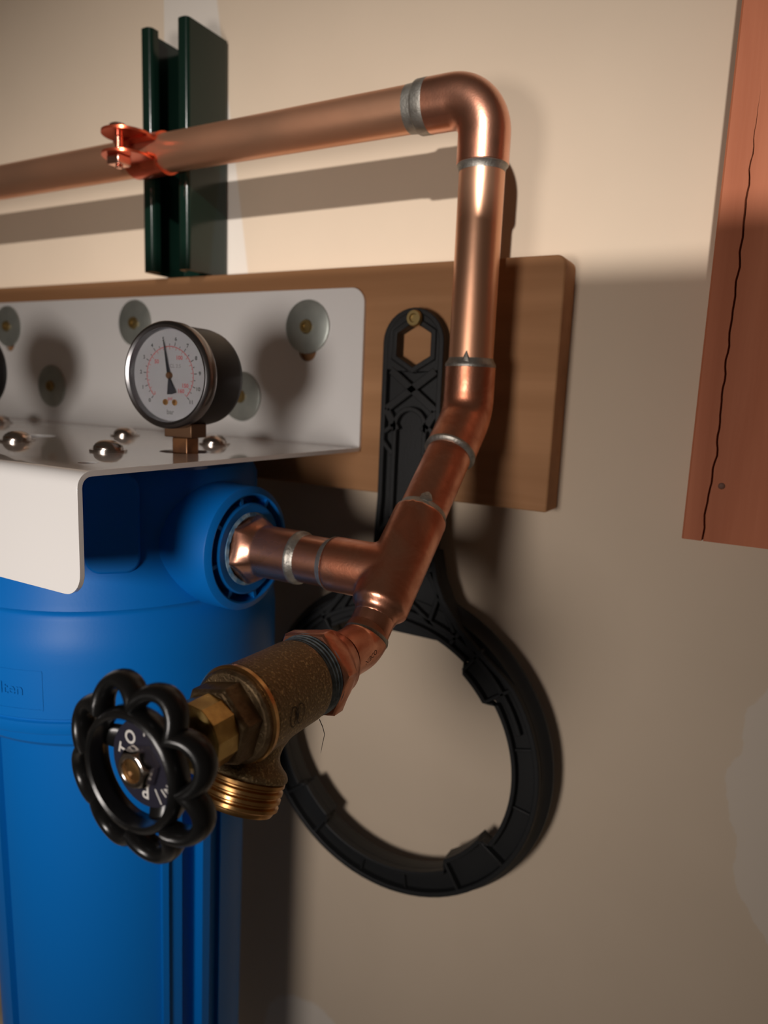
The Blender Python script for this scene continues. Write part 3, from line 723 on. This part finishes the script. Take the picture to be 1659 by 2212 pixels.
# handwheel, its centre 1 mm off in X
HC = VC + V(-.4, 0, .2)
hw = MB(); n = 288; pts = []
for i in range(n):
    th = 2 * math.pi * i / n; c8 = abs(math.cos(4 * (th - R(20))))
    r = 18.5 + 6.0 * c8 ** .68
    pts.append(HC + V(r * math.cos(th), -263.2 + 2.0 * c8 ** .8, r * math.sin(th)))
hw.sweep(pts, 1.0, 16, closed=True, ell=(3.8, 2.35), refn=(0, 1, 0))
hw.ring([(0, 14.9), (-.5, 15.6), (-.2, 16.7), (.8, 17.3), (2.2, 17.7), (5.2, 17.5), (6.6, 16.6), (7.0, 15.6), (6.3, 14.8), (3, 14.4)], HC + V(0, -266.2, 0), (0, 1, 0), 96)
for a in (163, -72, 42):
    u = V(math.cos(R(a)), 0, math.sin(R(a)))
    hw.sweep([HC + V(0, -257.8, 0) + u * 9, HC + V(0, -258.2, 0) + u * 12.5, HC + V(0, -260.6, 0) + u * 16.5], [4.6, 4.0, 3.4], 20, ell=(.45, 1.0), refn=(0, 1, 0))
hw.lathe([(0, 6.5), (0, 11.5), (-1.2, 12.7), (-2.6, 12.7), (-3.2, 11.5)], HC + V(0, -256.6, 0), (0, 1, 0), 64)
whl = mk('handwheel', hw, WHEEL, dv, angle=50)
lp = MB().lathe([(0, 12.4), (-.25, 12.4)], HC + V(0, -259.9, 0), (0, 1, 0), 64); mk('label_plate', lp, LABELM, whl)
tx = MB()
def put(ch, a, r, size, extra=0):
    ux, uz = math.cos(R(a)), math.sin(R(a))
    def f(u, v):
        # top of the letter points outwards
        return HC + V(ux * (r + v) + uz * u, -260.25, uz * (r + v) - ux * u)
    flat_text(tx, ch, size, f, bold=.015)
for ch, a in (('T', 167), ('O', 131), ('S', 200), ('P', -88), ('O', 12), ('N', -30), ('E', -12)):
    if ch in 'TOP' and a != 12: put(ch, a, 8.1, 5.4)
    elif ch == 'S': put('.', a, 9.4, 5.6)
    else: put(ch, a, 9.8, 2.8)
for a, l in ((90, 3.2), (-58, 4.4), (-42, 2.4)):
    u = V(math.cos(R(a)), 0, math.sin(R(a))); v = V(-math.sin(R(a)), 0, math.cos(R(a)))
    tx.obox(HC + V(0, -260.22, 0) + u * 9.6, u, v, (0, 1, 0), l / 2, .22, .05)
mk('wheel_lettering', tx, PRINT, whl)
nt_ = MB(); hexlathe(nt_, [(0, 6.0, 1), (3.6, 6.0, 1), (4.6, 5.2, .4), (4.9, 4.7, 0), (4.9, 3.5, 0), (3.8, 3.3, 0), (3.6, .01, 0)], HC + V(0, -260.2, 0), (0, -1, 0), (1, 0, .2), 48)
mk('retaining_nut', nt_, CHROME, whl, angle=30, bevel=.15)
mk('stem_end', MB().lathe([(0, 3.25), (3.2, 3.25), (3.4, 2.8), (3.3, .01)], HC + V(0, -261, 0), (0, -1, 0), 24), BRASS_M, dv)
# foundry mark on the side of the body and loose strand of sealing fibre
mk('sealing_strand', MB().sweep([(X0 + 5, -184, -118), (X0 + 6, -183.2, -121), (X0 + 6.2, -182, -124.5), (X0 + 6, -183, -128), (X0 + 6.2, -184.2, -131)], [.16, .15, .13, .12, .05], 6), INK, dv)
mm = MB(); k = 20
def bodyf(u, v):
    a = R(-2) + v / 15.45; return V(X0 + 15.62 * math.cos(a), -212 + u, -102 + 15.62 * math.sin(a) - 0.0)
for (cu, rx, ry) in ((-1.7, 2.1, 3.6), (1.7, 2.1, 3.6)):
    for i in range(k):
        a, c = 2 * math.pi * i / k, 2 * math.pi * (i + 1) / k
        mm.add([bodyf(cu + rx * math.cos(a), ry * math.sin(a)), bodyf(cu + rx * math.cos(c), ry * math.sin(c)), bodyf(cu + (rx - .35) * math.cos(c), (ry - .35) * math.sin(c)), bodyf(cu + (rx - .35) * math.cos(a), (ry - .35) * math.sin(a))], [(0, 1, 2, 3)])
for (u0, v0, u1, v1) in ((-1.2, -2.5, -.9, 2), (-.9, 2, .3, -1.5), (.3, -1.5, 1.4, 2.4)):
    L_ = math.hypot(u1 - u0, v1 - v0); px, pv = -(v1 - v0) / L_ * .17, (u1 - u0) / L_ * .17
    mm.add([bodyf(u0 + px, v0 + pv), bodyf(u1 + px, v1 + pv), bodyf(u1 - px, v1 - pv), bodyf(u0 - px, v0 - pv)], [(0, 1, 2, 3)])
mk('foundry_mark', mm, mat('mark_dark', (0.035, .022, .012), .6, .3), body)

# ------------------------------------------------------------------ black filter wrench
wc = (-190, -213); wr = empty('filter_wrench', (-187, -24, -100)); tag(wr, 'black plastic ribbed filter housing wrench hanging from a screw on the board', 'wrench')
YF, YM = -29.0, -24.2
top = arc((-184.6, 29), 18.9, 0, 180, 16)
right = [(-165.8, -60), (-165.0, -88), (-161.5, -104), (-156.0, -116), (-147.5, -127.5), (-134, -139), (-120, -150)]
mir = [(-380 - x, z) for x, z in right[3:]]
left = [(-203.5, -60), (-205.0, -88), (-211, -104)] + mir
ang0 = math.degrees(math.atan2(-157 + 213, -112 + 190)) 
ringo = arc(wc, 96, ang0, -180 - ang0, 60)
outer = top + left + [p for p in ringo[::-1]] + right[::-1]
lugs = [(36, 52), (-56, -33), (-143, -124), (124, 143)]
def inner_loop(off=0.0, lugr=74.0, rad=80.0):
    P = []; a = -180
    while a < 180:
        il = any(l0 - off / 1.35 <= a <= l1 + off / 1.35 for l0, l1 in lugs)
        r = (lugr if il else rad) - 0 + off
        P.append((wc[0] + r * math.cos(R(a)), wc[1] + r * math.sin(R(a)))); a += 1.5
    return P
hexh = [(-184.3 + 12.2 * math.cos(R(60 * i + 30)), 28.0 + 12.2 * math.sin(R(60 * i + 30))) for i in range(6)]
hexi = [(-184.3 + 15.8 * math.cos(R(60 * i + 30)), 28.0 + 15.8 * math.sin(R(60 * i + 30))) for i in range(6)]
def inset(P, dd):
    n = len(P); out = []
    A2 = sum(P[i][0] * P[(i + 1) % n][1] - P[(i + 1) % n][0] * P[i][1] for i in range(n)); sgn = 1 if A2 > 0 else -1
    for i in range(n):
        a, c = Vector(P[i - 1]), Vector(P[(i + 1) % n]); t = (c - a).normalized(); nn = Vector((-t.y, t.x)) * sgn
        out.append((P[i][0] + nn.x * dd, P[i][1] + nn.y * dd))
    return out
fy = lambda y: (lambda p: V(p[0], y, p[1]))
wbm = MB()
inl = inner_loop()
# web
wbm.plate(outer, [inl, hexh], fy(-20.4), fy(YM))
mk('web', wbm, BLACKP, wr)
# raised rim around everything
rim = MB(); rim.plate(outer, [inset(outer, 3.0)], fy(YM), fy(YF))
rim.plate(inner_loop(2.6), [inl], fy(YM), fy(YF))
rim.plate(hexi, [hexh], fy(YM), fy(YF))
# solid top around the hexagon
rim.plate(arc((-184.6, 29), 16.5, -10, 190, 20) + [(-201, 14), (-168, 14)], [hexi], fy(YM), fy(YF - .0 + .4))
mk('rim', rim, BLACKP, wr, bevel=.5)
def rib(mb, p, q, wd, y1=YF + .2):
    one = MB(); rib_(one, p, q, wd, y1); mk('rib', one, BLACKP, wr, bevel=.4)
def rib_(mb, p, q, wd, y1=YF + .2):
    p, q = Vector(p), Vector(q); t = (q - p); L_ = t.length; t.normalize()
    c = (p + q) / 2; mb.obox(V(c.x, (YM + y1) / 2, c.y), (t.x, 0, t.y), (-t.y, 0, t.x), (0, 1, 0), L_ / 2, wd / 2, abs(y1 - YM) / 2)
rbm = MB()
# crossing ribs between hexagon and the long slot (wide ribs leave the triangular pockets)
for p, q in (((-200, -8), (-170, 14)), ((-169, -8), (-198, 14)), ((-200, -8), (-193, -20)), ((-169, -8), (-176, -20))): rib(rbm, p, q, 4.5)
# slot rim
so = arc((-184.6, -17), 10.8, 0, 180, 14) + [(-195.6, -75), (-192, -84), (-186, -88), (-180, -84), (-174, -75)]
rbm.plate(so, [inset(so, 2.6)], fy(YM), fy(YF + .2)); mk('slot_rim', rbm, BLACKP, wr, bevel=.4); rbm = MB()
for p, q in (((-202, -22), (-194, -16)), ((-167, -22), (-175, -16)), ((-202, -26), (-195, -34)), ((-167, -26), (-175, -34)), ((-202, -80), (-194, -70)), ((-167, -80), (-175, -70))): rib(rbm, p, q, 2.6)
# truss at the flare
for p, q in (((-166, -92), (-187, -114)), ((-204, -92), (-187, -114)), ((-187, -114), (-163, -131)), ((-187, -114), (-213, -131)), ((-160, -109), (-166, -129)), ((-216, -109), (-210, -129)),
             ((-160, -112), (-138, -141)), ((-218, -112), (-240, -141)), ((-168, -100), (-150, -132)), ((-208, -100), (-226, -132)), ((-146, -131), (-152, -139))): rib(rbm, p, q, 2.4)
rbm.plate(arc(wc, 89, 20, 160, 50) + arc(wc, 86.2, 160, 20, 50), [], fy(YM), fy(YF + .2))
for a in (-10, -80, -100, -168, 166, 14, 72, 108):
    if a in (72, 108): continue
    u = V(math.cos(R(a)), math.sin(R(a)), 0); rib(rbm, (wc[0] + u.x * 81, wc[1] + u.y * 81), (wc[0] + u.x * 95, wc[1] + u.y * 95), 1.6, YM - 2.2)
for l0, l1 in lugs:
    for a in (l0, l1):
        u = V(math.cos(R(a)), math.sin(R(a)), 0); rib(rbm, (wc[0] + u.x * 76, wc[1] + u.y * 76), (wc[0] + u.x * 94, wc[1] + u.y * 94), 2.0)
mk('curved_rib', rbm, BLACKP, wr, bevel=.4)
# deep back of the ring reaching towards the wall
bk = MB()
bk.ring([(-4, 95.8), (0, 97.0), (3.0, 100.5), (4.6, 100.8), (5.2, 100.0), (5.2, 80.6), (0, 80.1)], V(wc[0], -20.4, wc[1]), (0, 1, 0), 128)
for l0, l1 in lugs:
    pl = arc(wc, 74.4, l0, l1, 10) + arc(wc, 81, l1, l0, 10); bk.prism(pl, fy(-20.4), fy(-16))
# deep back of the flare, below the board
fb_ = [p for p in right if p[1] < -62] + [(-120, -152), (-150, -142), (-230, -142), (-260, -152)] + [p for p in left if p[1] < -62][::-1]
bk.plate(fb_, [], fy(-20.4), fy(-15.5))
mk('back_ring', bk, BLACKP, wr)
# handle side flange, deep below the board edge
